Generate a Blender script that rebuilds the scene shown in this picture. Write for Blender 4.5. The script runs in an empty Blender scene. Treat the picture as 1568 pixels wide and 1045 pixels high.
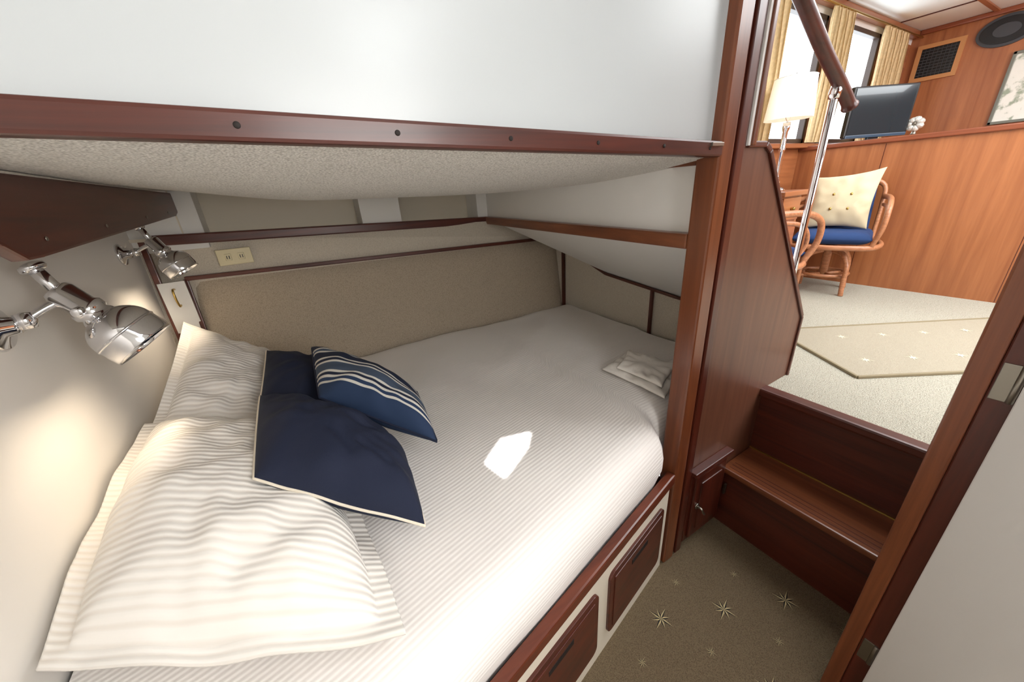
import bpy, bmesh, math, random
from mathutils import Vector, Matrix, noise, Quaternion
from mathutils.geometry import tessellate_polygon
random.seed(4)
V=Vector
scn=bpy.context.scene
COL=scn.collection
def lin(c):
    c=c/255.0
    return c/12.92 if c<=0.04045 else ((c+0.055)/1.055)**2.4
def rgb(r,g,b): return (lin(r),lin(g),lin(b),1.0)

# ------------------------------------------------------------ materials
def newmat(name):
    m=bpy.data.materials.new(name); m.use_nodes=True
    nt=m.node_tree; b=nt.nodes['Principled BSDF']
    return m,nt,b
def N(nt,t,**k):
    n=nt.nodes.new(t)
    for a,v in k.items():
        if a.startswith('i_'): n.inputs[a[2:].replace('_',' ')].default_value=v
        else: setattr(n,a,v)
    return n
def ramp(nt,stops,interp='LINEAR'):
    r=nt.nodes.new('ShaderNodeValToRGB'); cr=r.color_ramp; cr.interpolation=interp
    while len(cr.elements)<len(stops): cr.elements.new(0.5)
    for e,(p,c) in zip(cr.elements,stops): e.position=p; e.color=c
    return r
def bump(nt,b,src,strength,dist=0.002):
    bp=N(nt,'ShaderNodeBump'); bp.inputs['Strength'].default_value=strength; bp.inputs['Distance'].default_value=dist
    nt.links.new(src,bp.inputs['Height']); nt.links.new(bp.outputs['Normal'],b.inputs['Normal']); return bp
def wood(name,dark,light,axis='X',rough=.32,scale=1.0,coat=.2):
    m,nt,b=newmat(name)
    tc=N(nt,'ShaderNodeTexCoord'); mp=N(nt,'ShaderNodeMapping')
    s={'X':(1.2,22,22),'Y':(22,1.2,22),'Z':(22,22,1.2)}[axis]
    mp.inputs['Scale'].default_value=[k*scale for k in s]
    nt.links.new(tc.outputs['Object'],mp.inputs['Vector'])
    n1=N(nt,'ShaderNodeTexNoise'); n1.inputs['Scale'].default_value=1.3; n1.inputs['Detail'].default_value=7; n1.inputs['Roughness'].default_value=.62; n1.inputs['Distortion'].default_value=.5
    nt.links.new(mp.outputs['Vector'],n1.inputs['Vector'])
    r=ramp(nt,[(0.28,dark),(0.5,tuple((a+c)/2 for a,c in zip(dark,light))),(0.72,light)])
    nt.links.new(n1.outputs['Fac'],r.inputs['Fac']); nt.links.new(r.outputs['Color'],b.inputs['Base Color'])
    b.inputs['Roughness'].default_value=rough
    b.inputs['Coat Weight'].default_value=coat; b.inputs['Coat Roughness'].default_value=.2
    bump(nt,b,n1.outputs['Fac'],.12,.001)
    return m
def plain(name,col,rough=.5,metal=0,nscale=0,nstr=0,coat=0,var=0):
    m,nt,b=newmat(name)
    b.inputs['Base Color'].default_value=col; b.inputs['Roughness'].default_value=rough; b.inputs['Metallic'].default_value=metal
    b.inputs['Coat Weight'].default_value=coat
    if nscale:
        tc=N(nt,'ShaderNodeTexCoord'); n1=N(nt,'ShaderNodeTexNoise'); n1.inputs['Scale'].default_value=nscale; n1.inputs['Detail'].default_value=5
        nt.links.new(tc.outputs['Object'],n1.inputs['Vector'])
        if nstr: bump(nt,b,n1.outputs['Fac'],nstr,.002)
        if var:
            r=ramp(nt,[(0.3,tuple(c*(1-var) for c in col[:3])+(1,)),(0.7,tuple(min(1,c*(1+var)) for c in col[:3])+(1,))])
            nt.links.new(n1.outputs['Fac'],r.inputs['Fac']); nt.links.new(r.outputs['Color'],b.inputs['Base Color'])
    return m
def ribbed(name,col,col2,freq,strength=.6,rough=.85,uvdir='Y',dist=.002):
    m,nt,b=newmat(name)
    uv=N(nt,'ShaderNodeTexCoord')
    w=N(nt,'ShaderNodeTexWave'); w.bands_direction=uvdir; w.inputs['Scale'].default_value=freq; w.inputs['Distortion'].default_value=.35; w.inputs['Detail'].default_value=1; w.inputs['Detail Scale'].default_value=.6
    nt.links.new(uv.outputs['UV'],w.inputs['Vector'])
    r=ramp(nt,[(0.0,col2),(0.45,col),(1,col)])
    nt.links.new(w.outputs['Fac'],r.inputs['Fac']); nt.links.new(r.outputs['Color'],b.inputs['Base Color'])
    b.inputs['Roughness'].default_value=rough
    b.inputs['Sheen Weight'].default_value=.15
    bump(nt,b,w.outputs['Fac'],strength,dist)
    return m
def woven(name,col,col2,scale,strength=.5,rough=.9):
    m,nt,b=newmat(name)
    tc=N(nt,'ShaderNodeTexCoord'); v=N(nt,'ShaderNodeTexVoronoi'); v.inputs['Scale'].default_value=scale
    nt.links.new(tc.outputs['Object'],v.inputs['Vector'])
    r=ramp(nt,[(0.1,col),(0.8,col2)])
    nt.links.new(v.outputs['Distance'],r.inputs['Fac']); nt.links.new(r.outputs['Color'],b.inputs['Base Color'])
    b.inputs['Roughness'].default_value=rough
    bp=bump(nt,b,v.outputs['Distance'],strength,.003); bp.invert=True
    return m
MAHD,MAHL=rgb(54,20,13),rgb(96,40,25)
mahX=wood('mahogany_grain_x',MAHD,MAHL,'X',.38); mahY=wood('mahogany_grain_y',MAHD,MAHL,'Y',.4); mahZ=wood('mahogany_grain_z',MAHD,MAHL,'Z')
postZ=wood('varnished_teak_post',rgb(92,46,26),rgb(134,76,45),'Z',.28)
panZ=wood('partition_veneer',rgb(84,48,34),rgb(112,71,52),'Z',.42)
trimX=wood('varnished_teak_trim_x',rgb(76,32,20),rgb(114,55,34),'X',.3)
trimY=wood('varnished_teak_trim_y',rgb(92,46,27),rgb(138,80,48),'Y',.28)
teakZ=wood('salon_teak_z',rgb(142,82,48),rgb(180,114,70),'Z',.35,.7)
teakX=wood('salon_teak_x',rgb(134,76,44),rgb(172,108,66),'X',.35)
teakY=wood('salon_teak_y',rgb(112,54,34),rgb(146,80,50),'Y',.3)
white=plain('white_gelcoat_paint',rgb(192,197,199),.28,nscale=6,nstr=.02)
whiteM=plain('white_matte_laminate',rgb(234,232,228),.55,nscale=30,nstr=.05)
whiteW=plain('warm_white_laminate',rgb(238,233,226),.45,nscale=30,nstr=.04)
cream=plain('cream_laminate',rgb(224,214,196),.5,nscale=30,nstr=.05)
beigeV=woven('beige_padded_vinyl',rgb(194,180,161),rgb(166,152,133),260,.35)
beigeV2=woven('light_beige_vinyl',rgb(218,209,194),rgb(198,188,172),260,.25)
liner=woven('woven_headliner_fabric',rgb(250,247,240),rgb(202,198,190),260,.8)
cabcarpet=woven('olive_carpet',rgb(130,112,86),rgb(96,80,59),420,.8)
salcarpet=woven('beige_pile_carpet',rgb(192,188,172),rgb(156,151,136),240,.9)
matcarpet=woven('flat_mat_carpet',rgb(176,167,147),rgb(154,145,127),500,.4)
edgecar=plain('mat_binding',rgb(140,128,102),.9)
chrome=plain('polished_chrome',(.78,.78,.8,1),.07,1)
brass=plain('brushed_brass',rgb(190,160,90),.3,1)
steel=plain('dull_steel',rgb(150,145,135),.35,1)
black=plain('black_plastic',rgb(20,20,22),.35)
blackhole=plain('dark_screw_recess',rgb(24,14,10),.7)
navy=plain('navy_canvas',rgb(20,29,54),.85,nscale=500,nstr=.3)
navy2=plain('royal_blue_upholstery',rgb(26,58,108),.8,nscale=300,nstr=.2)
piping=plain('cream_piping',rgb(234,224,206),.8)
sheet=ribbed('ribbed_white_coverlet',rgb(246,241,237),rgb(237,231,227),26,.32)
shamm=ribbed('ribbed_white_sham',rgb(244,240,234),rgb(234,228,220),20,.65,dist=.0028)
throwm=plain('white_knit_cloth',rgb(240,235,228),.9,nscale=90,nstr=.4)
ivory=plain('ivory_plate',rgb(226,214,176),.35)
rattan=wood('rattan_cane',rgb(150,92,60),rgb(198,138,98),'X',.35,3)
curtainM=plain('gold_curtain_cloth',rgb(212,188,146),.9,nscale=60,nstr=.2,var=.12)
pillowB=plain('beige_throw_pillow_cloth',rgb(214,198,164),.9,nscale=120,nstr=.2)
lampwhite=plain('lamp_shade_linen',rgb(250,242,230),.8)
_nt=lampwhite.node_tree; _b=_nt.nodes['Principled BSDF']; _b.inputs['Emission Color'].default_value=rgb(255,240,215); _b.inputs['Emission Strength'].default_value=.3
ceilw=plain('salon_ceiling_vinyl',rgb(236,244,242),.5,nscale=40,nstr=.05)
starL=plain('star_light_yarn',rgb(190,172,130),.95); starD=plain('star_dark_yarn',rgb(36,32,28),.95)
bulbm,_nt,_b=newmat('warm_bulb'); _b.inputs['Emission Color'].default_value=rgb(255,224,176); _b.inputs['Emission Strength'].default_value=5
stripem,nt,b=newmat('blue_striped_cloth')
uvn=N(nt,'ShaderNodeTexCoord'); sp=N(nt,'ShaderNodeSeparateXYZ'); nt.links.new(uvn.outputs['UV'],sp.inputs[0])
mul=N(nt,'ShaderNodeMath',operation='MULTIPLY'); mul.inputs[1].default_value=1/0.34; nt.links.new(sp.outputs['Y'],mul.inputs[0])
nb,wh,sl,bl=rgb(22,32,56),rgb(206,202,194),rgb(64,78,98),rgb(32,52,84)
st=[(0,bl),(.13,wh),(.155,bl),(.19,wh),(.215,nb),(.25,wh),(.275,sl),(.40,wh),(.425,nb),(.46,wh),(.485,nb),(.60,wh),(.625,sl),(.66,wh),(.685,nb),(.78,sl),(.83,wh),(.855,nb),(.89,wh),(.915,nb)]
r=ramp(nt,st,'CONSTANT'); nt.links.new(mul.outputs[0],r.inputs['Fac']); nt.links.new(r.outputs['Color'],b.inputs['Base Color']); b.inputs['Roughness'].default_value=.85
screen=plain('tv_screen_glass',rgb(36,48,54),.12,coat=.6)
art,nt,b=newmat('nautical_print')
tc=N(nt,'ShaderNodeTexCoord'); n1=N(nt,'ShaderNodeTexNoise'); n1.inputs['Scale'].default_value=14; n1.inputs['Detail'].default_value=6
nt.links.new(tc.outputs['Object'],n1.inputs['Vector']); r=ramp(nt,[(.38,rgb(150,160,140)),(.47,rgb(226,226,216)),(1,rgb(234,234,226))]); nt.links.new(n1.outputs['Fac'],r.inputs['Fac']); nt.links.new(r.outputs['Color'],b.inputs['Base Color'])

# ------------------------------------------------------------ mesh helpers
def grp(name,loc=(0,0,0),rz=0,parent=None):
    e=bpy.data.objects.new(name,None); e.location=loc; e.rotation_euler=(0,0,rz); e.empty_display_size=.05
    COL.objects.link(e)
    if parent: e.parent=parent
    return e
def mesh(name,verts,faces,mat,parent=None,smooth=False,uv=None):
    me=bpy.data.meshes.new(name); me.from_pydata([tuple(v) for v in verts],[],faces); me.update()
    if uv is not None:
        l=me.uv_layers.new(name='UVMap')
        for lp in me.loops: l.data[lp.index].uv=uv[lp.vertex_index]
    bm=bmesh.new(); bm.from_mesh(me); bmesh.ops.recalc_face_normals(bm,faces=bm.faces); bm.to_mesh(me); bm.free()
    if smooth:
        for p in me.polygons: p.use_smooth=True
    o=bpy.data.objects.new(name,me); COL.objects.link(o); me.materials.append(mat)
    if parent: o.parent=parent
    return o
def bevelmesh(o,w,seg=2):
    if w<=0: return o
    bm=bmesh.new(); bm.from_mesh(o.data)
    bmesh.ops.bevel(bm,geom=list(bm.edges),offset=w,segments=seg,affect='EDGES',profile=.6,clamp_overlap=True)
    bm.to_mesh(o.data); bm.free()
    return o
def prism(name,pts,vec,mat,parent=None,bevel=0):
    n=len(pts); P=[V(p) for p in pts]; vec=V(vec)
    verts=P+[p+vec for p in P]
    faces=[list(range(n)),list(range(2*n-1,n-1,-1))]+[[i,(i+1)%n,n+(i+1)%n,n+i] for i in range(n)]
    return bevelmesh(mesh(name,verts,faces,mat,parent),bevel)
def box(name,lo,hi,mat,parent=None,bevel=0):
    x0,y0,z0=lo;x1,y1,z1=hi
    return prism(name,[(x0,y0,z0),(x1,y0,z0),(x1,y1,z0),(x0,y1,z0)],(0,0,z1-z0),mat,parent,bevel)
def bar(name,p0,p1,w,h,mat,parent=None,bevel=.003,up=(0,0,1)):
    p0=V(p0);p1=V(p1);d=(p1-p0).normalized();s=d.cross(V(up)).normalized();u=s.cross(d)
    s*=w/2;u*=h/2
    return prism(name,[p0-s-u,p0+s-u,p0+s+u,p0-s+u],p1-p0,mat,parent,bevel)
def tube(name,pts,r,mat,parent=None,n=12,closed=False,cap=True):
    P=[V(p) for p in pts];m=len(P);R=r if isinstance(r,(list,tuple)) else [r]*m
    verts=[];T=[]
    for i in range(m):
        a=P[(i-1)%m] if (closed or i>0) else P[i]; c=P[(i+1)%m] if (closed or i<m-1) else P[i]
        T.append((c-a).normalized())
    ref=V((0,0,1)) if abs(T[0].z)<.9 else V((1,0,0))
    u=T[0].cross(ref).normalized()
    for i in range(m):
        if i>0:
            q=T[i-1].rotation_difference(T[i]); u=q@u
        w=T[i].cross(u).normalized(); u=w.cross(T[i]).normalized()
        for k in range(n):
            a=2*math.pi*k/n; verts.append(P[i]+(u*math.cos(a)+w*math.sin(a))*R[i])
    faces=[]
    for i in range(m if closed else m-1):
        j=(i+1)%m
        for k in range(n): faces.append([i*n+k,i*n+(k+1)%n,j*n+(k+1)%n,j*n+k])
    if not closed and cap: faces+= [list(range(n)),list(range((m-1)*n,m*n))]
    return mesh(name,verts,faces,mat,parent,True)
def smoothpts(pts,k=6,closed=False):
    P=[V(p) for p in pts];n=len(P);out=[]
    rng=n if closed else n-1
    for i in range(rng):
        p0=P[(i-1)%n] if (closed or i>0) else P[i]; p1=P[i]; p2=P[(i+1)%n]; p3=P[(i+2)%n] if (closed or i<n-2) else P[i+1]
        for j in range(k):
            t=j/k
            out.append(.5*((2*p1)+(p2-p0)*t+(2*p0-5*p1+4*p2-p3)*t*t+(3*p1-p0-3*p2+p3)*t**3))
    if not closed: out.append(P[-1])
    return out
def lathe(name,prof,org,axis,mat,parent=None,n=32):
    org=V(org);a=V(axis).normalized();ref=V((0,0,1)) if abs(a.z)<.9 else V((1,0,0))
    u=a.cross(ref).normalized();w=a.cross(u)
    verts=[];faces=[]
    for (r,h) in prof:
        for k in range(n):
            t=2*math.pi*k/n; verts.append(org+a*h+(u*math.cos(t)+w*math.sin(t))*max(r,1e-4))
    for i in range(len(prof)-1):
        for k in range(n): faces.append([i*n+k,i*n+(k+1)%n,(i+1)*n+(k+1)%n,(i+1)*n+k])
    return mesh(name,verts,faces,mat,parent,True)
def cyl(name,p0,p1,r,mat,parent=None,n=24,bev=.15):
    p0=V(p0);p1=V(p1);L=(p1-p0).length;b=min(r*bev,L*.3)
    return lathe(name,[(0,0),(r-b,0),(r,b),(r,L-b),(r-b,L),(0,L)],p0,p1-p0,mat,parent,n)
def pillow(name,c,crown,mat,parent=None,flange=0,low=.35,pinch=.06,n=44,seed=0,wr=.006,swap=False,pipe=None,power=2.4,creases=()):
    c=[V(p) for p in c]
    lu=((c[1]-c[0]).length+(c[2]-c[3]).length)/2; lv=((c[3]-c[0]).length+(c[2]-c[1]).length)/2
    nrm=((c[1]-c[0])+(c[2]-c[3])).cross((c[3]-c[0])+(c[2]-c[1])).normalized()
    if nrm.z<0: nrm=-nrm
    def base(s,t):
        s2=s*(1-pinch*(1-t*t)); t2=t*(1-pinch*(1-s*s)); u=(s2+1)/2; v=(t2+1)/2
        return c[0]*(1-u)*(1-v)+c[1]*u*(1-v)+c[2]*u*v+c[3]*(1-u)*v
    verts=[];uv=[];faces=[]
    for side in (0,1):
        for i in range(n+1):
            for j in range(n+1):
                s=-1+2*i/n;t=-1+2*j/n
                s=math.copysign(1-(1-abs(s))**1.25,s); t=math.copysign(1-(1-abs(t))**1.25,t)
                fs=min(1,abs(s)/(1-flange*2/lu)); ft=min(1,abs(t)/(1-flange*2/lv))
                h=crown*(max(0,(1-fs**power))*max(0,(1-ft**power)))**.6
                p=base(s,t)
                q=p*9+V((seed*3.1,seed*1.7,0))
                edge=(1-max(fs,ft)**4)
                w=wr*(noise.noise(q)*1.6+.8*noise.noise(q*2.3))*(.35+.65*edge)
                ang=math.atan2(t,s); w+=wr*.7*math.sin(ang*11+seed)*max(fs,ft)**2*(1-max(fs,ft)**6)
                for (s0,t0,s1,t1,dep,wid) in creases:
                    dx,dy=s1-s0,t1-t0; L2=dx*dx+dy*dy; k=max(0,min(1,((s-s0)*dx+(t-t0)*dy)/L2))
                    dd=math.hypot(s-s0-k*dx,t-t0-k*dy); w-=dep*math.exp(-(dd/wid)**2)*math.sin(math.pi*min(1,k+.25))
                e=.003
                if side==0: p=p+nrm*(h+e+w)
                else: p=p-nrm*(h*low+e-w*.3)
                if flange and max(abs(s)/(1-flange*2/lu),abs(t)/(1-flange*2/lv))>1:
                    p=p+nrm*(.006*math.sin(ang*9+seed))
                verts.append(p); a,b_=((s+1)/2*lu,(t+1)/2*lv); uv.append((b_,a) if swap else (a,b_))
    m=(n+1)*(n+1)
    for side in (0,1):
        for i in range(n):
            for j in range(n):
                a=side*m+i*(n+1)+j; faces.append([a,a+n+1,a+n+2,a+1])
    ring=[(i,0) for i in range(n)]+[(n,j) for j in range(n)]+[(i,n) for i in range(n,0,-1)]+[(0,j) for j in range(n,0,-1)]
    idx=[i*(n+1)+j for i,j in ring]
    for k in range(len(idx)):
        a,b_=idx[k],idx[(k+1)%len(idx)]; faces.append([a,b_,m+b_,m+a])
    o=mesh(name,verts,faces,mat,parent,True,uv)
    if pipe:
        pts=[(verts[i]+verts[i+m])/2 for i in idx]
        pp=tube(name+'_piping',pts[::2],.0036,pipe,o,8,closed=True)
    return o

# ------------------------------------------------------------ geometry constants
HX=-.53          # head bulkhead
def zf(x): return 1.4706-.0346*x     # underside of upper berth fascia (follows the sheer)
F0=V((0,.373,0)); FD=V((.9765,.2156,0)); FN=V((-.2156,.9765,0))
def F(s,o,z): p=F0+FD*s+FN*o; return V((p.x,p.y,z))
def lerp(a,b,t): return a+(b-a)*t

# ------------------------------------------------------------ room shell, cabin
box('floor',(HX-.05,-1.0,-.04),(1.32,2.2,0),cabcarpet)
sv=[];sfL=[];sfD=[];
def star(cx,cy,r,ang,z,verts,fl,fd,k=8,inner=.26):
    for i in range(k):
        a=ang+2*math.pi*i/k; rr=r*(1 if i%2==0 else .72)
        for sg,dst in ((1,fl),(-1,fd)):
            b0=len(verts); a2=a+sg*math.pi/k
            verts+= [V((cx,cy,z)),V((cx+rr*math.cos(a),cy+rr*math.sin(a),z)),V((cx+r*inner*math.cos(a2),cy+r*inner*math.sin(a2),z))]
            dst.append([b0,b0+1,b0+2])
for i in range(-8,9):
    for j in range(-8,9):
        for (ox,oy,r) in ((0,0,.045),(.15,.05,.02)):
            x=.771+.203*i+.1*j+ox; y=.449-.1*i+.2*j+oy
            if -.45<x<1.26 and -.9<y<min(.373+.2208*x-.05,.53): star(x,y,r,.3,.0015,sv,sfL,sfD)
fl=bpy.data.objects['floor']
a=mesh('woven_stars',sv,sfL+sfD,starL,fl); a.data.materials.append(starD)
for p in a.data.polygons:
    if p.index>=len(sfL): p.material_index=1
box('wall_head',(HX-.04,-1.0,0),(HX,2.2,2.05),whiteW)
box('wall_back',(HX,-1.04,0),(1.08,-1.0,2.05),whiteM)
box('wall_right',(1.045,-1.8,0),(1.08,.015,2.415),whiteM)
# ceiling with an added opening, shaped to cast the sun patch on the bed
sunv=V((-.12,-.75,.8))
patch=[(.340,.802),(.439,.871),(.540,.843),(.485,.788),(.359,.708)]
k=(2.05-.65)/sunv.z
hole=[(x+sunv.x*k,y+sunv.y*k) for x,y in patch]
outer=[(-.6,-1.05),(1.12,-1.05),(1.12,2.25),(-.6,2.25)]
loops=[[V((x,y,0)) for x,y in outer],[V((x,y,0)) for x,y in hole]]
tr=tessellate_polygon(loops); allp=[V((p.x,p.y,2.05)) for l in loops for p in l]
mesh('ceiling',allp,[list(t) for t in tr],whiteM)
hf=grp('sun_patch_opening')  # unseen frame around the opening added for the sun patch
for i in range(5):
    p=V((*hole[i],2.052));q=V((*hole[(i+1)%5],2.052)); bar('frame_%d'%i,p+(p-V((.28,-.5,2.052))).normalized()*.012,q+(q-V((.28,-.5,2.052))).normalized()*.012,.012,.012,chrome,hf,0)
prism('wall_berth',[(HX,.60,zf(HX)+.01),(1.0,.60,zf(1.0)+.01),(1.0,.60,2.05),(HX,.60,2.05)],(0,.03,0),white)
# hull side
def hull_low(x): return 1.962-.036*x
TL2=V((-.40,2.105,1.133)); TR2=V((1.545,1.975,1.088))
h0=V((HX,hull_low(HX)+.012,.45)); h1=V((1.56,hull_low(1.56)+.012,.45))
mesh('wall_hull',[h0,h1,TR2+V((.03,.01,.0)),V((HX,2.12,1.137)),V((HX,2.14,1.31)),V((1.1,2.13,1.238)),V((1.58,2.04,1.20)),V((HX,2.2,0)),V((1.58,2.1,0))],
     [[0,1,2,3],[3,2,6,5,4],[7,8,1,0]],beigeV2)
vs=[];fs=[];nu,nv=60,14
for i in range(nu+1):
    for j in range(nv+1):
        u=i/nu;v=j/nv
        lo=V((lerp(-.42,1.53,u),0,.56)); lo.y=hull_low(lo.x)
        hi=lerp(TL2,TR2,u)+V((0,0,-.008))
        e=min(u*1.95,(1-u)*1.95,v*.55,(1-v)*.55); puff=.022*(1-math.exp(-e*40))
        p=lerp(lo,hi,v); p.y+= -.0-puff+.012; vs.append(p)
for i in range(nu):
    for j in range(nv):
        a=i*(nv+1)+j; fs.append([a,a+nv+1,a+nv+2,a+1])
mesh('wall_hull_padding',vs,fs,beigeV,None,True)
tg=grp('trim_1'); bar('rail',(-.47,2.085,1.30),(1.09,2.085,1.232),.035,.042,mahX,tg,.006)
tg=grp('trim_2'); bar('rail',TL2+V((-.01,-.02,0)),TR2+V((0,-.02,0)),.026,.018,mahX,tg,.004)
tg=grp('trim_3'); bar('rail',(1.09,2.09,1.232),(.965,.635,1.232),.035,.042,trimY,tg,.006)
# upper hull cubbies
box('wall_hull_upper',(HX,2.24,1.15),(1.2,2.27,2.05),cream)
cb=grp('hull_shelf_locker')
prism('shelf',[(HX,2.08,1.30),(1.1,2.08,1.23),(1.1,2.235,1.23),(HX,2.235,1.30)],(0,0,.012),cream,cb)
box('divider_left',(HX,2.09,1.25),(-.285,2.235,1.50),whiteM,cb,.003)
box('divider_block',(.366,2.09,1.22),(.57,2.235,1.48),whiteM,cb,.003)
box('divider_right',(1.03,2.09,1.22),(1.1,2.235,1.46),whiteM,cb,.003)
box('seam',(-.36,2.086,1.29),(-.355,2.092,1.5),cream,cb)
prism('wall_foot_upper',[(1.10,2.13,1.235),(.972,.60,1.235),(1.02,.60,1.235),(1.15,2.26,1.235)],(0,0,.82),whiteM)
tg=grp('trim_4'); bar('rail',(1.085,2.09,1.435),(.965,.64,1.432),.02,.016,trimY,tg,.003)
D=[V((1.52,1.985,1.117)),V((1.55,1.87,1.028)),V((1.55,1.52,.912)),V((1.55,1.045,.868)),V((1.55,.60,.85))]
fw=[V((d.x+.005,d.y,.4)) for d in D]
mesh('wall_foot',D+fw,[[i,i+1,6+i,5+i] for i in range(4)],beigeV2)
U=[lerp(V((1.10,2.12,1.225)),V((.975,.61,1.225)),t) for t in (0,.08,.3,.65,1)]
mesh('ceiling_footwell',U+D,[[i,i+1,6+i,5+i] for i in range(4)],whiteM)
mesh('wall_footwell_cover',[V((1.10,2.12,1.225)),D[0],V((1.6,2.05,1.2)),V((1.1,2.2,1.3))],[[0,1,2,3]],whiteM)
tg=grp('trim_5')
for i in range(4): bar('rail_%d'%i,D[i]+V((-.012,0,-.004)),D[i+1]+V((-.012,0,-.004)),.016,.014,mahY,tg,.003)
tg=grp('trim_6'); bar('stile',(1.53,1.90,.58),(1.53,1.90,1.06),.02,.018,mahZ,tg,.003,up=(1,0,0))
tg=grp('trim_7'); bar('stile',(1.535,1.19,.58),(1.535,1.19,.875),.014,.018,mahZ,tg,.003,up=(1,0,0))
tg=grp('trim_8'); bar('stile',(-.50,2.03,.6),(-.50,2.10,1.30),.022,.022,trimX,tg,.003,up=(1,0,0))
tg=grp('trim_9'); bar('stile',(-.41,2.01,.6),(-.41,2.085,1.13),.018,.018,mahZ,tg,.003,up=(1,0,0))
box('wall_locker_face',(-.50,2.05,.6),(-.41,2.06,1.13),whiteM)
lt=grp('locker_hook'); tube('hook',smoothpts([(-.452,2.05,1.10),(-.452,2.02,1.10),(-.452,2.015,1.06),(-.452,2.03,1.03),(-.452,2.05,1.03)],5),.004,brass,lt,8)
ol=grp('electrical_outlet')
box('plate',(-.275,2.084,1.165),(-.145,2.094,1.235),ivory,ol,.003)
for x in (-.235,-.185):
    box('socket_a',(x-.012,2.080,1.185),(x+.012,2.085,1.215),ivory,ol,.003)
    box('slot_a',(x-.006,2.0785,1.193),(x-.003,2.081,1.207),black,ol); box('slot_b',(x+.003,2.0785,1.193),(x+.006,2.081,1.207),black,ol)

# ------------------------------------------------------------ upper berth
ub=grp('upper_berth')
prism('fascia',[(HX,.572,zf(HX)),(.955,.572,zf(.955)),(.955,.572,zf(.955)+.034),(HX,.572,zf(HX)+.034)],(0,.03,0),mahX,ub,.005)
for x in (-.20,-.013,.171,.355,.547,.736,.90):
    z=zf(x)+.017; cyl('screw',(x,.5735,z),(x,.5705,z),.0038,blackhole,ub,12)
box('end_bracket',(.90,.566,zf(.93)+.022),(.945,.575,zf(.93)+.03),steel,ub,.001)
vs=[];fs=[];nu,nv=70,40
for i in range(nu+1):
    for j in range(nv+1):
        x=lerp(HX,1.0,i/nu);v=j/nv
        g=max(0,min(1,(x+.5)/.65)); g=g*g*(3-2*g)
        if x>.5: g*=1-.35*((x-.5)/.6)**2
        x2=x+ (v*.10 if i==nu else v*.10*(i/nu)**3)
        vs.append(V((x2,lerp(.60,2.235,v),zf(x)+.004-.064*g*math.sin(math.pi*v)**.8)))
for i in range(nu):
    for j in range(nv):
        a=i*(nv+1)+j; fs.append([a,a+nv+1,a+nv+2,a+1])
mesh('berth_underside_fabric',vs,fs,liner,ub,True)
eb=[(-.345,.62,1.475),(-.345,2.08,1.475),(-.345,2.08,1.40),(-.345,2.03,1.388),(-.345,.93,1.346),(-.345,.885,1.346),(-.345,.84,1.372)]
prism('end_board',eb,(-.022,0,0),mahY,ub,.005)
for y in (.96,1.25,1.6,1.9):
    cyl('board_screw',(-.3445,y,1.372+.03*(y-.9)),(-.3425,y,1.372+.03*(y-.9)),.004,steel,ub,12)

# ------------------------------------------------------------ berth base
bb=grp('bed_base')
def fbox(name,s0,s1,o0,o1,z0,z1,mat,bev=0):
    return prism(name,[F(s0,o0,z0),F(s1,o0,z0),F(s1,o1,z0),F(s0,o1,z0)],(0,0,z1-z0),mat,bb,bev)
S0=-.545;S1=.970
fbox('face_panel',S0,S1-.02,0,.02,0,.41,cream)
fbox('top_rail',S0,S1-.005,-.010,.02,.410,.452,trimX,.006)
for s0,s1 in ((.565,.905),(.165,.505),(-.235,.105)):
    rc=.025;pts=[]
    for cx,cz,a0 in ((s1-rc,.35-rc,0),(s0+rc,.35-rc,90),(s0+rc,.075+rc,180),(s1-rc,.075+rc,270)):
        for q_ in range(6):
            a_=math.radians(a0+q_*18); pts.append((cx+rc*math.cos(a_),cz+rc*math.sin(a_)))
    prism('drawer_front',[F(s,-.009,z) for s,z in pts],FN*.011,mahX,bb,.002)
    fbox('drawer_panel',s0+.022,s1-.022,-.0115,-.008,.098,.327,mahX,.002)
    c=(s0+s1)/2; fbox('finger_pull',c-.05,c+.05,-.0125,-.0105,.283,.303,blackhole,.0005)
prism('platform',[(HX+.005,.30,.36),(.93,.62,.36),(.93,.68,.36),(1.53,.68,.36),(1.53,1.89,.36),(HX+.005,1.95,.36)],(0,0,.05),mahX,bb)

# ------------------------------------------------------------ bed
bed=grp('bed_mattress')
vs=[];uv=[];fs=[]
nu=130
prof=[(.012,.415),(.0,.47),(-.012,.51),(-.014,.55),(-.006,.59),(.012,.622),(.04,.640),(.075,.648)]
nb_=52
for i in range(nu+1):
    x=lerp(HX+.01,1.52,i/nu)
    yf=.373+.2208*x+.022
    t=max(0,min(1,(x-.865)/.075)); t=t*t*(3-2*t)
    yf=yf*(1-t)+.675*t if x<.94 else .675
    yb=hull_low(x)-.012
    arc=0;last=None
    for (o,z) in prof: 
        p=V((x,yf+o,z)); 
        if last: arc+=(p-last).length
        last=p
        rp=.004*noise.noise(V((x*5,z*8,0)))
        vs.append(p+V((0,rp,0))); uv.append((x,arc))
    ys=yf+prof[-1][0]
    for j in range(1,nb_+1):
        y=lerp(ys,yb,j/nb_)
        fade=min(1,j/6)
        z=.648+fade*(.012*noise.noise(V((x*2.2,y*2.2,1)))+.006*noise.noise(V((x*6,y*4,5))))
        z+=.006*math.exp(-((y-1.55+.25*math.sin(x*3))/.05)**2)*max(0,min(1,(x-.5)*2))
        z+=.005*math.exp(-((y-1.15-.3*(x-1.1))/.035)**2)*max(0,min(1,(x-.7)*3))
        if j>nb_-2: z-=.015*(j-nb_+2)/2
        p=V((x,y,z)); arc+=(p-last).length; last=p
        vs.append(p); uv.append((x,arc))
m=len(prof)+nb_
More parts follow.
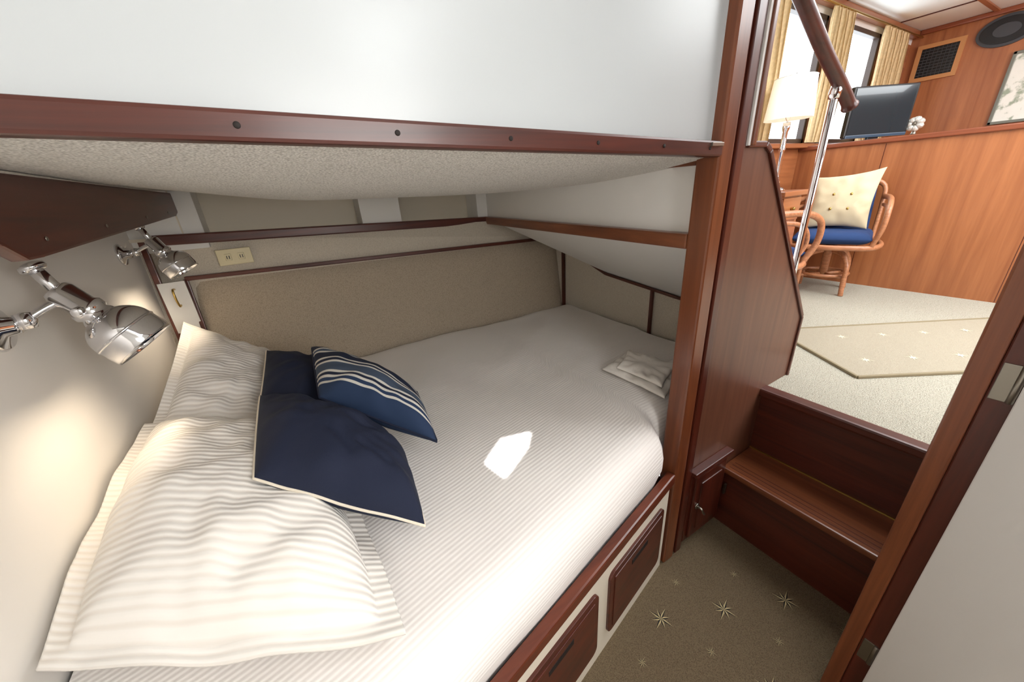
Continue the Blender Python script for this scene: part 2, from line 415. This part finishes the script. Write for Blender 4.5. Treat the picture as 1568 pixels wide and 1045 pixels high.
for i in range(nu):
    for j in range(m-1):
        a=i*m+j; fs.append([a,a+m,a+m+1,a+1])
mesh('coverlet',vs,fs,sheet,bed,True,uv)
sh=pillow('pillow_sham',[(-.508,.70,.752),(.005,.47,.668),(-.06,1.20,.685),(-.50,1.38,.82)],.135,shamm,None,flange=.035,seed=1,wr=.013,n=72,low=.25,pinch=-.055,power=3,creases=((-.1,-.75,.75,-.35,.016,.08),(.2,.2,.75,.5,.016,.08),(-.7,.3,-.1,.65,.016,.08)))
sh2=pillow('pillow_sham.001',[(-.49,1.36,.80),(-.16,1.30,.70),(-.10,1.90,.70),(-.44,1.93,.985)],.075,shamm,None,flange=.03,seed=2,wr=.013,n=64,low=.2,pinch=.03,power=3,creases=((-.6,-.5,.6,-.75,.02,.09),(-.3,.7,.5,.2,.015,.08)))
pillow('navy_throw_pillow.001',[(-.20,1.20,.83),(.12,1.18,.72),(.07,1.58,.745),(-.17,1.62,.88)],.08,navy,None,seed=5,pipe=piping,low=.8,wr=.010,pinch=.02)
pillow('navy_throw_pillow',[(-.187,.828,.86),(.104,.628,.72),(.134,.92,.735),(-.18,1.21,.88)],.105,navy,None,seed=3,pipe=piping,low=.55,wr=.012,pinch=-.01,creases=((.2,-.3,.8,-.6,.014,.07),(.1,.2,.8,.3,.012,.06),(-.2,-.2,.3,-.75,.010,.06)))
pillow('striped_throw_pillow',[(-.03,1.07,.885),(.222,.85,.755),(.24,1.06,.81),(-.015,1.40,.925)],.078,stripem,None,seed=7,pipe=navy,low=.7,wr=.007,pinch=.0)
fc=grp('folded_throw')
pillow('fold_lower',[(1.02,.70,.668),(1.26,.78,.668),(1.24,1.06,.668),(1.01,1.00,.668)],.010,throwm,fc,seed=9,pinch=.04,wr=.010,n=26,power=6)
pillow('fold_upper',[(1.04,.73,.692),(1.24,.80,.692),(1.18,1.02,.692),(1.03,.94,.692)],.011,throwm,fc,seed=10,pinch=.08,wr=.012,n=26,power=6)

# ------------------------------------------------------------ reading lamps
def reading_lamp(name,plate,j,rim,rr,k=1.0):
    g=grp(name); plate=V(plate); j=V(j); rim=V(rim)
    ax=(rim-j).normalized(); L=(rim-j).length
    S=lambda pr:[(a*k,b*k) for a,b in pr]
    lathe('wall_plate',S([(0,0),(.036,0),(.038,.004),(.034,.010),(.016,.016),(.013,.03),(0,.032)]),plate,(1,0,0),chrome,g)
    e=plate+V((.035,0,0))
    tube('arm',smoothpts([plate+V((.02,0,0)),e,lerp(e,j,.6)+V((0,0,.004)),j],6),.0065*k,chrome,g,12)
    lathe('elbow',S([(0,-.014),(.01,-.012),(.014,0),(.01,.012),(0,.014)]),lerp(e,j,.15),(0,0,1),chrome,g,20)
    lathe('knuckle',S([(0,-.022),(.014,-.019),(.018,-.008),(.018,.008),(.014,.019),(0,.022)]),j,V((0,0,1)).lerp(-ax,.3),chrome,g,24)
    lathe('socket_body',S([(0,-.03),(.018,-.028),(.021,-.02),(.021,.012),(.025,.016),(.025,.026),(.021,.030),(.025,.036),(.027,.046)]),j+ax*.01,ax,chrome,g,32)
    h=L
    pr=[(0,.0)]
    out_=[]
    for q_ in range(13):      # rounded dome flowing into a short straight skirt
        a_=q_/12*math.pi/2; out_.append((rr*math.sin(a_)*.96+.002, h*(.34+.36*(1-math.cos(a_)))))
    out_=[p for p in out_ if p[0]>.018*k]
    out_+= [(rr*.99,h*.78),(rr,h*.88),(rr*.99,h*.96),(rr*.965,h*1.0),(rr*.945,h*.99)]
    inn=[(rr*.955,h*.9),(rr*.93,h*.76),(rr*.80,h*.60),(rr*.5,h*.46),(.02,h*.42)]
    lathe('bell_shade',out_+inn,j,ax,chrome,g,48)
    lathe('shade_bead',[(rr*.965,h*.70),(rr*1.01,h*.705),(rr*1.02,h*.72),(rr*1.01,h*.735),(rr*.97,h*.74)],j,ax,chrome,g,48)
    lathe('bulb',[(0,h*.5),(.014,h*.55),(.024,h*.7),(.02,h*.82),(0,h*.88)],j,ax,bulbm,g,20)
    kd=V((-.32,.12,.85)).normalized(); k0=j-ax*.018
    cyl('switch_stem',k0,k0+kd*.042*k,.0095*k,chrome,g)
    lathe('switch_knob',S([(0,0),(.014,.0),(.017,.004),(.016,.010),(.008,.014),(0,.015)]),k0+kd*.040*k,kd,chrome,g)
    cyl('thumb_screw',j+ax*.03+V((0,-.02,0)),j+ax*.03+V((0,-.046,0)),.008*k,chrome,g)
    return g,j,ax,h
for nm,pl,jj,rim,rr,kk in (('reading_lamp',(HX,1.10,1.215),(-.42,1.135,1.248),(-.335,1.12,1.122),.064,1.25),
                     ('reading_lamp.001',(HX,1.92,1.27),(-.41,1.865,1.300),(-.355,1.85,1.190),.054,1.05)):
    g,j,ax,h=reading_lamp(nm,pl,jj,rim,rr,kk)
    ld=bpy.data.lights.new(nm+'_light','SPOT'); ld.energy=3.8; ld.color=(1,.83,.62); ld.spot_size=math.radians(115); ld.spot_blend=.8; ld.shadow_soft_size=.02
    lo=bpy.data.objects.new(nm.replace('.','_')+'_bulb_light',ld); COL.objects.link(lo); lo.location=j+ax*(h*1.02)
    dirv=V((-.85,-.1,-.75)).normalized(); lo.rotation_euler=dirv.to_track_quat('-Z','Y').to_euler(); lo.parent=g

# ------------------------------------------------------------ posts and stair partition
pg=grp('berth_post')
box('post_face',(.945,.572,0),(1.0,.635,2.05),postZ,pg,.006)
pg=grp('stairway_jamb')
box('groove',(.998,.585,0),(1.022,.625,2.05),blackhole,pg)
box('stile',(1.018,.575,.0),(1.052,.62,2.05),mahZ,pg,.004)
box('outer_stile',(1.050,.585,1.455),(1.076,.62,2.4),mahZ,pg,.004)
box('light_strip',(1.076,.580,1.462),(1.086,.62,2.4),whiteM,pg,.002)
box('outer_bead',(1.086,.575,1.462),(1.105,.62,2.4),postZ,pg,.004)
pp=grp('stair_partition')
out=[(1.05,0),(1.50,0),(1.50,.58),(1.69,.58),(1.69,.85),(1.21,1.447),(1.185,1.462),(1.05,1.462)]
prism('panel',[(x,.592,z) for x,z in out],(0,.028,0),panZ,pp)
ed=[(1.69,.58),(1.69,.85),(1.208,1.45),(1.18,1.466),(1.09,1.466)]
for i in range(len(ed)-1):
    bar('cap_%d'%i,(ed[i][0],.606,ed[i][1]),(ed[i+1][0],.606,ed[i+1][1]),.016,.042,mahX,pp,.004,up=(0,1,0))
lk=grp('small_locker_door')
box('frame',(1.06,.578,.03),(1.29,.592,.385),mahZ,lk,.004)
box('door_leaf',(1.078,.566,.05),(1.272,.58,.365),mahZ,lk,.008)
box('raised_panel',(1.11,.562,.09),(1.24,.568,.325),mahZ,lk,.004)
box('cornice',(1.055,.560,.378),(1.298,.592,.395),mahX,lk,.003)
lathe('pull_rose',[(0,0),(.012,0),(.012,.004),(0,.005)],(1.10,.566,.215),(0,-1,0),steel,lk)
tube('pull_handle',smoothpts([(1.10,.562,.215),(1.10,.545,.215),(1.105,.54,.20),(1.115,.54,.185)],4),.0045,steel,lk,8)
box('latch_plate',(1.285,.560,.17),(1.297,.568,.22),steel,lk,.001)

# ------------------------------------------------------------ stairs
sg=grp('companionway_steps')
Y0,Y1=-.05,.591
box('riser_lower',(1.305,Y0,0),(1.325,Y1,.27),mahY,sg)
box('tread',(1.288,Y0,.27),(1.50,Y1,.295),trimY,sg,.006)
for x in (1.31,1.33,1.35): box('tread_groove',(x,Y0+.02,.2948),(x+.003,Y1-.02,.2956),mahY,sg)
box('riser_upper',(1.50,Y0,.295),(1.52,.615,.56),mahY,sg)
box('tread_metal_strip',(1.493,Y0,.295),(1.499,Y1,.299),brass,sg,.001)
box('nosing',(1.478,Y0,.556),(1.53,.60,.592),mahY,sg,.008)
box('wall_stair_right',(1.08,-.08,0),(1.53,-.05,2.3),mahZ)
box('wall_stair_under',(1.52,-.05,0),(1.56,1.5,.54),mahZ)
box('floor_salon',(1.525,-1.8,.54),(3.50,1.5,.586),salcarpet)
u=V((.84,-.54,0)).normalized();v=V((.54,.84,0)).normalized();P1=V((1.86,.41,.586))
mg=grp('floor_mat')
prism('mat_field',[P1,P1+u*1.35,P1+u*1.35+v*.54,P1+v*.54],(0,0,.008),matcarpet,mg,.002)
R=[P1,P1+u*1.35,P1+u*1.35+v*.54,P1+v*.54]
for i in range(4): bar('binding_%d'%i,R[i]+V((0,0,.006)),R[(i+1)%4]+V((0,0,.006)),.012,.012,edgecar,mg,.003)
sv=[];l1=[];l2=[]
for i in range(6):
    for j in range(2):
        p=P1+u*(.15+.2*i+.1*j)+v*(.14+.26*j); star(p.x,p.y,.03,.5,.5952,sv,l1,l2)
mesh('mat_stars',sv,l1+l2,plain('mat_star_cream',rgb(214,206,182),.9),mg)

# ------------------------------------------------------------ salon
PX=3.49; UX=5.12; PY=1.5; CZ=2.415
box('wall_salon_half',(PX,-1.8,.5),(PX+.03,PY,1.52),teakZ)
gr=grp('trim_10'); box('ledge_cap',(PX-.015,-1.8,1.515),(PX+.05,PY,1.545),teakY,gr,.006)
for y in (1.0,.3,-.5): box('seam',(PX-.001,y,.59),(PX+.001,y+.003,1.51),mahZ,gr)
box('floor_pilothouse',(PX+.03,-1.8,1.50),(UX,PY,1.53),teakX)
box('wall_salon_upper',(UX,-1.8,1.5),(UX+.03,PY,CZ),teakZ)
box('wall_salon_starboard',(1.08,-1.84,.5),(UX,-1.8,CZ),teakZ)
box('ceiling_salon',(1.06,-1.84,CZ),(UX+.03,PY+.04,CZ+.03),ceilw)
box('wall_header',(1.06,-1.8,2.05),(1.10,PY,CZ),white)
WZ0,WZ1=1.57,2.33
pw=grp('wall_salon_port')
box('lower',(1.70,PY,.4),(UX,PY+.04,WZ0),teakX,pw)
box('upper',(1.08,PY,WZ1),(UX,PY+.04,CZ),whiteM,pw)
for a,b_ in ((1.08,1.85),(2.45,2.80),(3.50,3.72),(4.42,UX)): box('pier',(a,PY,WZ0 if a>1.2 else 1.30),(b_,PY+.04,WZ1),teakX,pw)
frameM=plain('dark_window_frame',rgb(60,44,36),.4)
for k_,(a,b_) in enumerate(((2.80,3.50),(3.72,4.42),(1.85,2.45))):
    w=grp('window_%d'%(k_+1))
    for lo,hi in (((a,PY-.01,WZ0),(a+.03,PY+.03,WZ1)),((b_-.03,PY-.01,WZ0),(b_,PY+.03,WZ1)),((a,PY-.01,WZ0),(b_,PY+.03,WZ0+.03)),((a,PY-.01,WZ1-.03),(b_,PY+.03,WZ1))):
        box('frame',lo,hi,frameM,w,.003)
gr=grp('trim_11'); box('crown',(1.1,PY-.05,CZ-.045),(UX,PY,CZ),teakX,gr,.01)
gr=grp('trim_12'); box('crown',(UX-.04,-1.8,CZ-.035),(UX,PY-.05,CZ),teakY,gr,.01)
gr=grp('trim_13'); box('window_sill',(1.72,PY-.06,1.535),(UX,PY,1.565),teakX,gr,.005)
gr=grp('trim_14')
for y in (1.02,.45,-.15): box('ceiling_batten',(1.2,y,CZ-.012),(UX,y+.03,CZ),teakX,gr,.003)
for x in (2.4,3.6,4.6): box('ceiling_seam',(x,-1.8,CZ-.006),(x+.012,PY-.05,CZ),mahY,gr)
cl=grp('ceiling_light'); lathe('bezel',[(0,0),(.07,0),(.08,.006),(.07,.02),(.045,.026),(.03,.02),(0,.02)],(4.1,.78,CZ),(0,0,-1),chrome,cl)
def curtain(name,x0,x1,z0,z1,y,folds,amp=.028):
    nx=folds*10; vs=[];fs=[]; nz=12
    for i in range(nx+1):
        for j in range(nz+1):
            t=i/nx; z=lerp(z0,z1,j/nz); a=amp*(.75+.25*math.sin(j*.5+i*.3)); ph=t*folds*2*math.pi
            if z>z1-.05: a*=.55
            vs.append(V((lerp(x0,x1,t)+.01*math.sin(ph*2+1)+.01*math.sin(j*.4),y+a*math.sin(ph+.15*math.sin(j*.6)),z)))
    for i in range(nx):
        for j in range(nz):
            q=i*(nz+1)+j; fs.append([q,q+nz+1,q+nz+2,q+1])
    return mesh(name,vs,fs,curtainM,None,True)
curtain('curtain',2.42,2.86,1.57,2.355,1.43,7,.022)
curtain('curtain.001',3.42,3.74,1.57,2.355,1.43,6,.022)
curtain('curtain.002',4.30,4.80,1.57,2.355,1.43,8,.022)
cr=grp('curtain_rod'); cyl('rod',(2.0,1.43,2.362),(5.1,1.43,2.362),.007,brass,cr,12)
vg=grp('wall_vent')
ventw=plain('vent_oak_frame',rgb(196,140,88),.4)
y0,y1,z0,z1=1.16,1.44,2.03,2.30
for lo,hi in (((UX-.018,y0,z0+.03),(UX,y0+.03,z1-.03)),((UX-.018,y1-.03,z0+.03),(UX,y1,z1-.03)),((UX-.018,y0,z0),(UX,y1,z0+.03)),((UX-.018,y0,z1-.03),(UX,y1,z1))): box('frame',lo,hi,ventw,vg)
box('grille_back',(UX-.006,y0+.03,z0+.03),(UX-.002,y1-.03,z1-.03),black,vg)
slat=plain('vent_slats',rgb(60,62,66),.4)
for i in range(9): z=z0+.045+i*.0215; box('slat',(UX-.012,y0+.034,z),(UX-.006,y1-.034,z+.006),slat,vg)
for i in range(8): y=y0+.05+i*.025; box('slat_v',(UX-.010,y,z0+.034),(UX-.006,y+.004,z1-.034),slat,vg)
sp_=grp('oval_speaker')
def oval(name,ry,rz,x0,x1,mat,cy=.955,cz=2.27,n=40):
    prism(name,[(x0,cy+ry*math.cos(2*math.pi*k/n),cz+rz*math.sin(2*math.pi*k/n)) for k in range(n)],(x1-x0,0,0),mat,sp_,.002)
oval('basket',.155,.105,UX-.016,UX,slat); oval('grille',.135,.085,UX-.022,UX-.014,black); oval('cone',.07,.045,UX-.027,UX-.02,slat)
pc=grp('framed_print')
silver=plain('pewter_frame',rgb(120,122,112),.4,.4)
y0,y1,z0,z1=.42,.875,1.62,2.11
box('print',(UX-.014,y0+.02,z0+.02),(UX-.008,y1-.02,z1-.02),art,pc)
for lo,hi in (((UX-.024,y0,z0),(UX,y0+.02,z1)),((UX-.024,y1-.02,z0),(UX,y1,z1)),((UX-.024,y0,z0),(UX,y1,z0+.02)),((UX-.024,y0,z1-.02),(UX,y1,z1))): box('frame',lo,hi,silver,pc,.003)
ang=math.atan2(-.5,.867)
tv=grp('flat_screen_television',(3.85,1.20,1.532),ang)
box('bezel',(-.228,-.02,.045),(.228,.015,.362),black,tv,.006)
box('screen',(-.213,-.0225,.064),(.213,-.0195,.350),screen,tv)
box('speaker_bar',(-.22,-.026,.040),(.22,.01,.061),plain('tv_trim_blue',rgb(50,70,90),.3),tv,.004)
box('neck',(-.04,-.01,.012),(.04,.012,.06),black,tv,.004)
lathe('foot',[(0,0),(.12,0),(.12,.008),(.05,.014),(0,.016)],(0,-.01,0),(0,0,1),black,tv)
og=grp('silver_flower_ornament',(4.08,1.04,1.532))
box('wood_base',(-.04,-.04,0),(.04,.04,.035),teakX,og,.006)
lathe('stem',[(0,.035),(.02,.035),(.012,.05),(.01,.08),(0,.08)],(0,0,0),(0,0,1),steel,og)
petm=plain('pearl_petals',rgb(214,212,204),.3,.3)
for i in range(7):
    a=2*math.pi*i/7; d=V((-.6+.0*a,math.cos(a)*.9,math.sin(a)*.9)).normalized()
    lathe('petal_%d'%i,[(0,0),(.016,.012),(.024,.03),(.018,.048),(0,.056)],(0,0,.105),d,petm,og,12)
lathe('bloom_center',[(0,-.02),(.02,0),(0,.02)],(-.03,0,.108),(1,0,0),steel,og,12)
dk=grp('writing_desk')
box('carcass',(2.60,1.16,.586),(2.86,1.44,1.245),teakZ,dk,.004)
box('top',(2.58,1.13,1.245),(2.88,1.44,1.275),teakX,dk,.006)
for z in (1.10,.94,.78,.62):
    box('drawer_front',(2.62,1.148,z),(2.84,1.161,z+.135),teakX,dk,.004); cyl('knob',(2.73,1.148,z+.07),(2.73,1.128,z+.07),.010,brass,dk,12)
    box('drawer_side',(2.588,1.18,z),(2.601,1.42,z+.135),teakX,dk,.004)
tl=grp('table_lamp',(2.72,1.262,1.275))
lathe('base',[(0,0),(.055,0),(.058,.008),(.045,.018),(.024,.026),(.018,.04),(.024,.055),(.016,.07),(.014,.09),(.014,.22),(.02,.235),(.014,.25),(.014,.33),(.020,.345),(.020,.38),(0,.385)],(0,0,0),(0,0,1),chrome,tl)
lathe('shade',[(.122,.395),(.103,.60),(.101,.60),(.120,.395)],(0,0,0),(0,0,1),lampwhite,tl,48)
lathe('shade_top_ring',[(.101,.597),(.105,.603),(.101,.605),(.099,.598)],(0,0,0),(0,0,1),whiteM,tl,48)
tube('harp',smoothpts([(0,0,.38),(.04,0,.43),(.03,0,.56),(0,0,.60),(-.03,0,.56),(-.04,0,.43),(0,0,.38)],4),.002,chrome,tl,6)
lathe('finial',[(0,.6),(.008,.605),(.006,.62),(0,.63)],(0,0,0),(0,0,1),chrome,tl,12)
def chair(name,loc,rz,pil,sc_=(1,1,1)):
    g=grp(name,loc,rz); g.scale=sc_
    lathe('pedestal',[(0,.10),(.03,.10),(.03,.28),(.05,.30),(.05,.32),(0,.33)],(0,0,0),(0,0,1),rattan,g)
    for i in range(4):
        a=math.pi/4+i*math.pi/2; c,s=math.cos(a),math.sin(a)
        tube('leg_%d'%i,smoothpts([(c*.05,s*.05,.29),(c*.15,s*.15,.27),(c*.21,s*.21,.19),(c*.215,s*.215,.09),(c*.225,s*.225,.0)],5),.018,rattan,g,12)
        tube('brace_%d'%i,[(0,0,.12),(c*.21,s*.21,.12)],.010,rattan,g,8)
    ring=[(.17*math.cos(t*math.pi/12),.17*math.sin(t*math.pi/12),.13) for t in range(24)]
    tube('stretcher_ring',ring,.011,rattan,g,8,closed=True)
    tube('seat_frame',smoothpts([(-.25,-.23,.335),(.25,-.23,.335),(.25,.22,.335),(-.25,.22,.335)],8,True),.017,rattan,g,10,closed=True)
    pillow('seat_cushion',[(-.25,-.25,.385),(.25,-.25,.385),(.25,.22,.385),(-.25,.22,.385)],.04,navy2,g,low=.9,pinch=.0,n=24,wr=.002,power=8)
    pillow('back_cushion',[(-.23,.18,.42),(.21,.18,.42),(.19,.25,.74),(-.22,.25,.74)],.035,navy2,g,low=.9,pinch=.0,n=24,wr=.002,power=6)
    tube('back_frame',smoothpts([(-.25,.22,.34),(-.25,.25,.56),(-.22,.28,.70),(0,.29,.73),(.22,.28,.70),(.25,.25,.56),(.25,.22,.34)],6),.016,rattan,g,10)
    for sx in (-1,1):
        tube('arm_outer',smoothpts([(sx*.25,-.22,.335),(sx*.285,-.26,.45),(sx*.29,-.24,.56),(sx*.29,-.10,.61),(sx*.28,.10,.62),(sx*.25,.26,.62)],6),.017,rattan,g,10)
        tube('arm_inner',smoothpts([(sx*.255,-.10,.335),(sx*.28,-.17,.44),(sx*.285,-.13,.53),(sx*.28,0,.57),(sx*.26,.2,.57)],6),.012,rattan,g,10)
    if pil:
        pillow('throw_pillow_body',[(-.22,.02,.43),(.20,.0,.43),(.215,.13,.80),(-.21,.15,.76)],.06,pillowB,g,low=.8,pinch=.10,n=30,wr=.008,seed=3)
        for dx,dz in ((-.06,.56),(.05,.56),(-.06,.65),(.05,.65)):
            lathe('button',[(0,0),(.010,0),(.008,.006),(0,.008)],(dx,.012+(dz-.6)*.37,dz),(0,-1,.4),brass,g,12)
    return g
chair('rattan_armchair',(3.18,1.055,.586),math.radians(-74),True,(.80,.80,.98))
chair('rattan_armchair.001',(2.24,1.165,.586),math.radians(80),False,(.92,.92,.98))
hr=grp('stair_handrail')
cyl('chrome_post',(1.63,.632,.586),(1.63,.632,1.64),.0115,chrome,hr)
lathe('post_flange',[(0,0),(.035,0),(.035,.006),(.018,.012),(0,.012)],(1.63,.632,.586),(0,0,1),chrome,hr)
lathe('post_fitting',[(0,0),(.015,0),(.017,.02),(.014,.04),(0,.042)],(1.63,.632,1.60),(0,0,1),chrome,hr)
RP=smoothpts([(1.115,.628,1.905),(1.3,.628,1.81),(1.48,.628,1.715),(1.64,.628,1.64),(1.71,.625,1.60),(1.74,.62,1.575)],6)
tube('wood_rail',RP,[.0195]*(len(RP)-4)+[.021,.024,.022,.012],mahX,hr,16)

# ------------------------------------------------------------ doorway right
jg=grp('door_jamb')
box('jamb',(.985,.050,0),(1.045,.083,2.05),postZ,jg,.004)
box('stop',(.992,.010,0),(1.045,.050,2.05),mahZ,jg,.003)
for z in (.26,1.037,1.75):
    box('hinge_plate',(.9895,.024,z-.035),(.9925,.046,z+.035),steel,jg,.001)
    cyl('hinge_barrel',(.990,.022,z-.035),(.990,.022,z+.035),.005,steel,jg,12)
dg=grp('door_1',(.992,.008,0),math.radians(-128))
box('leaf',(.004,-.02,.02),(.60,.014,2.0),whiteM,dg,.003)
sc=grp('door_catch'); box('strike',(1.085,-.048,.50),(1.12,-.04,.53),steel,sc,.002)

# ------------------------------------------------------------ camera
R=Matrix(((.850,.254,-.4615),(-.522,.297,-.799),(-.0665,.920,.386)))
q=R.to_quaternion().normalized()
cd=bpy.data.cameras.new('camera'); cam=bpy.data.objects.new('camera',cd); COL.objects.link(cam)
cam.location=(0,0,1.4); cam.rotation_mode='QUATERNION'; cam.rotation_quaternion=q
cd.sensor_width=36; cd.lens=12.79; cd.clip_start=.01
scn.camera=cam

# ------------------------------------------------------------ lights
w=bpy.data.worlds.new('world'); scn.world=w; w.use_nodes=True
bg=w.node_tree.nodes['Background']; bg.inputs[0].default_value=(.86,.94,1,1); bg.inputs[1].default_value=5
def area(name,loc,target,sx,sy,e,col):
    l=bpy.data.lights.new(name,'AREA'); l.shape='RECTANGLE'; l.size=sx; l.size_y=sy; l.energy=e; l.color=col
    o=bpy.data.objects.new(name,l); COL.objects.link(o); o.location=loc
    o.rotation_euler=(V(target)-V(loc)).to_track_quat('-Z','Y').to_euler(); return o
area('cabin_hatch_light',(.65,-.45,2.04),(.40,.15,.6),.6,.5,12,(.93,.97,1))
area('cabin_fill_light',(.50,-.95,1.40),(.15,1.3,.74),.8,.8,28,(1,.98,.955))  # added fill behind the camera, brightens the berth; no doorway there
area('salon_fill_light',(2.6,-.2,2.39),(2.6,-.2,0),1.6,1.6,62,(.94,.98,1))  # added overhead fill for the salon, under a closed ceiling
area('pilothouse_fill_light',(4.3,-.2,2.39),(4.5,.2,1.5),1.0,1.4,40,(.94,.98,1))  # extra fill added above the pilothouse; the ceiling has no skylight
area('salon_side_fill_light',(2.6,-1.7,1.95),(2.8,1.2,1.2),1.8,.7,42,(.95,.98,1))  # fill added in front of the windowless starboard wall
s=bpy.data.lights.new('sun','SUN'); s.energy=22; s.angle=math.radians(.6); so=bpy.data.objects.new('sun',s); COL.objects.link(so)
so.rotation_euler=(-sunv).to_track_quat('-Z','Y').to_euler(); so.location=sunv*6
scn.view_settings.view_transform='Standard'
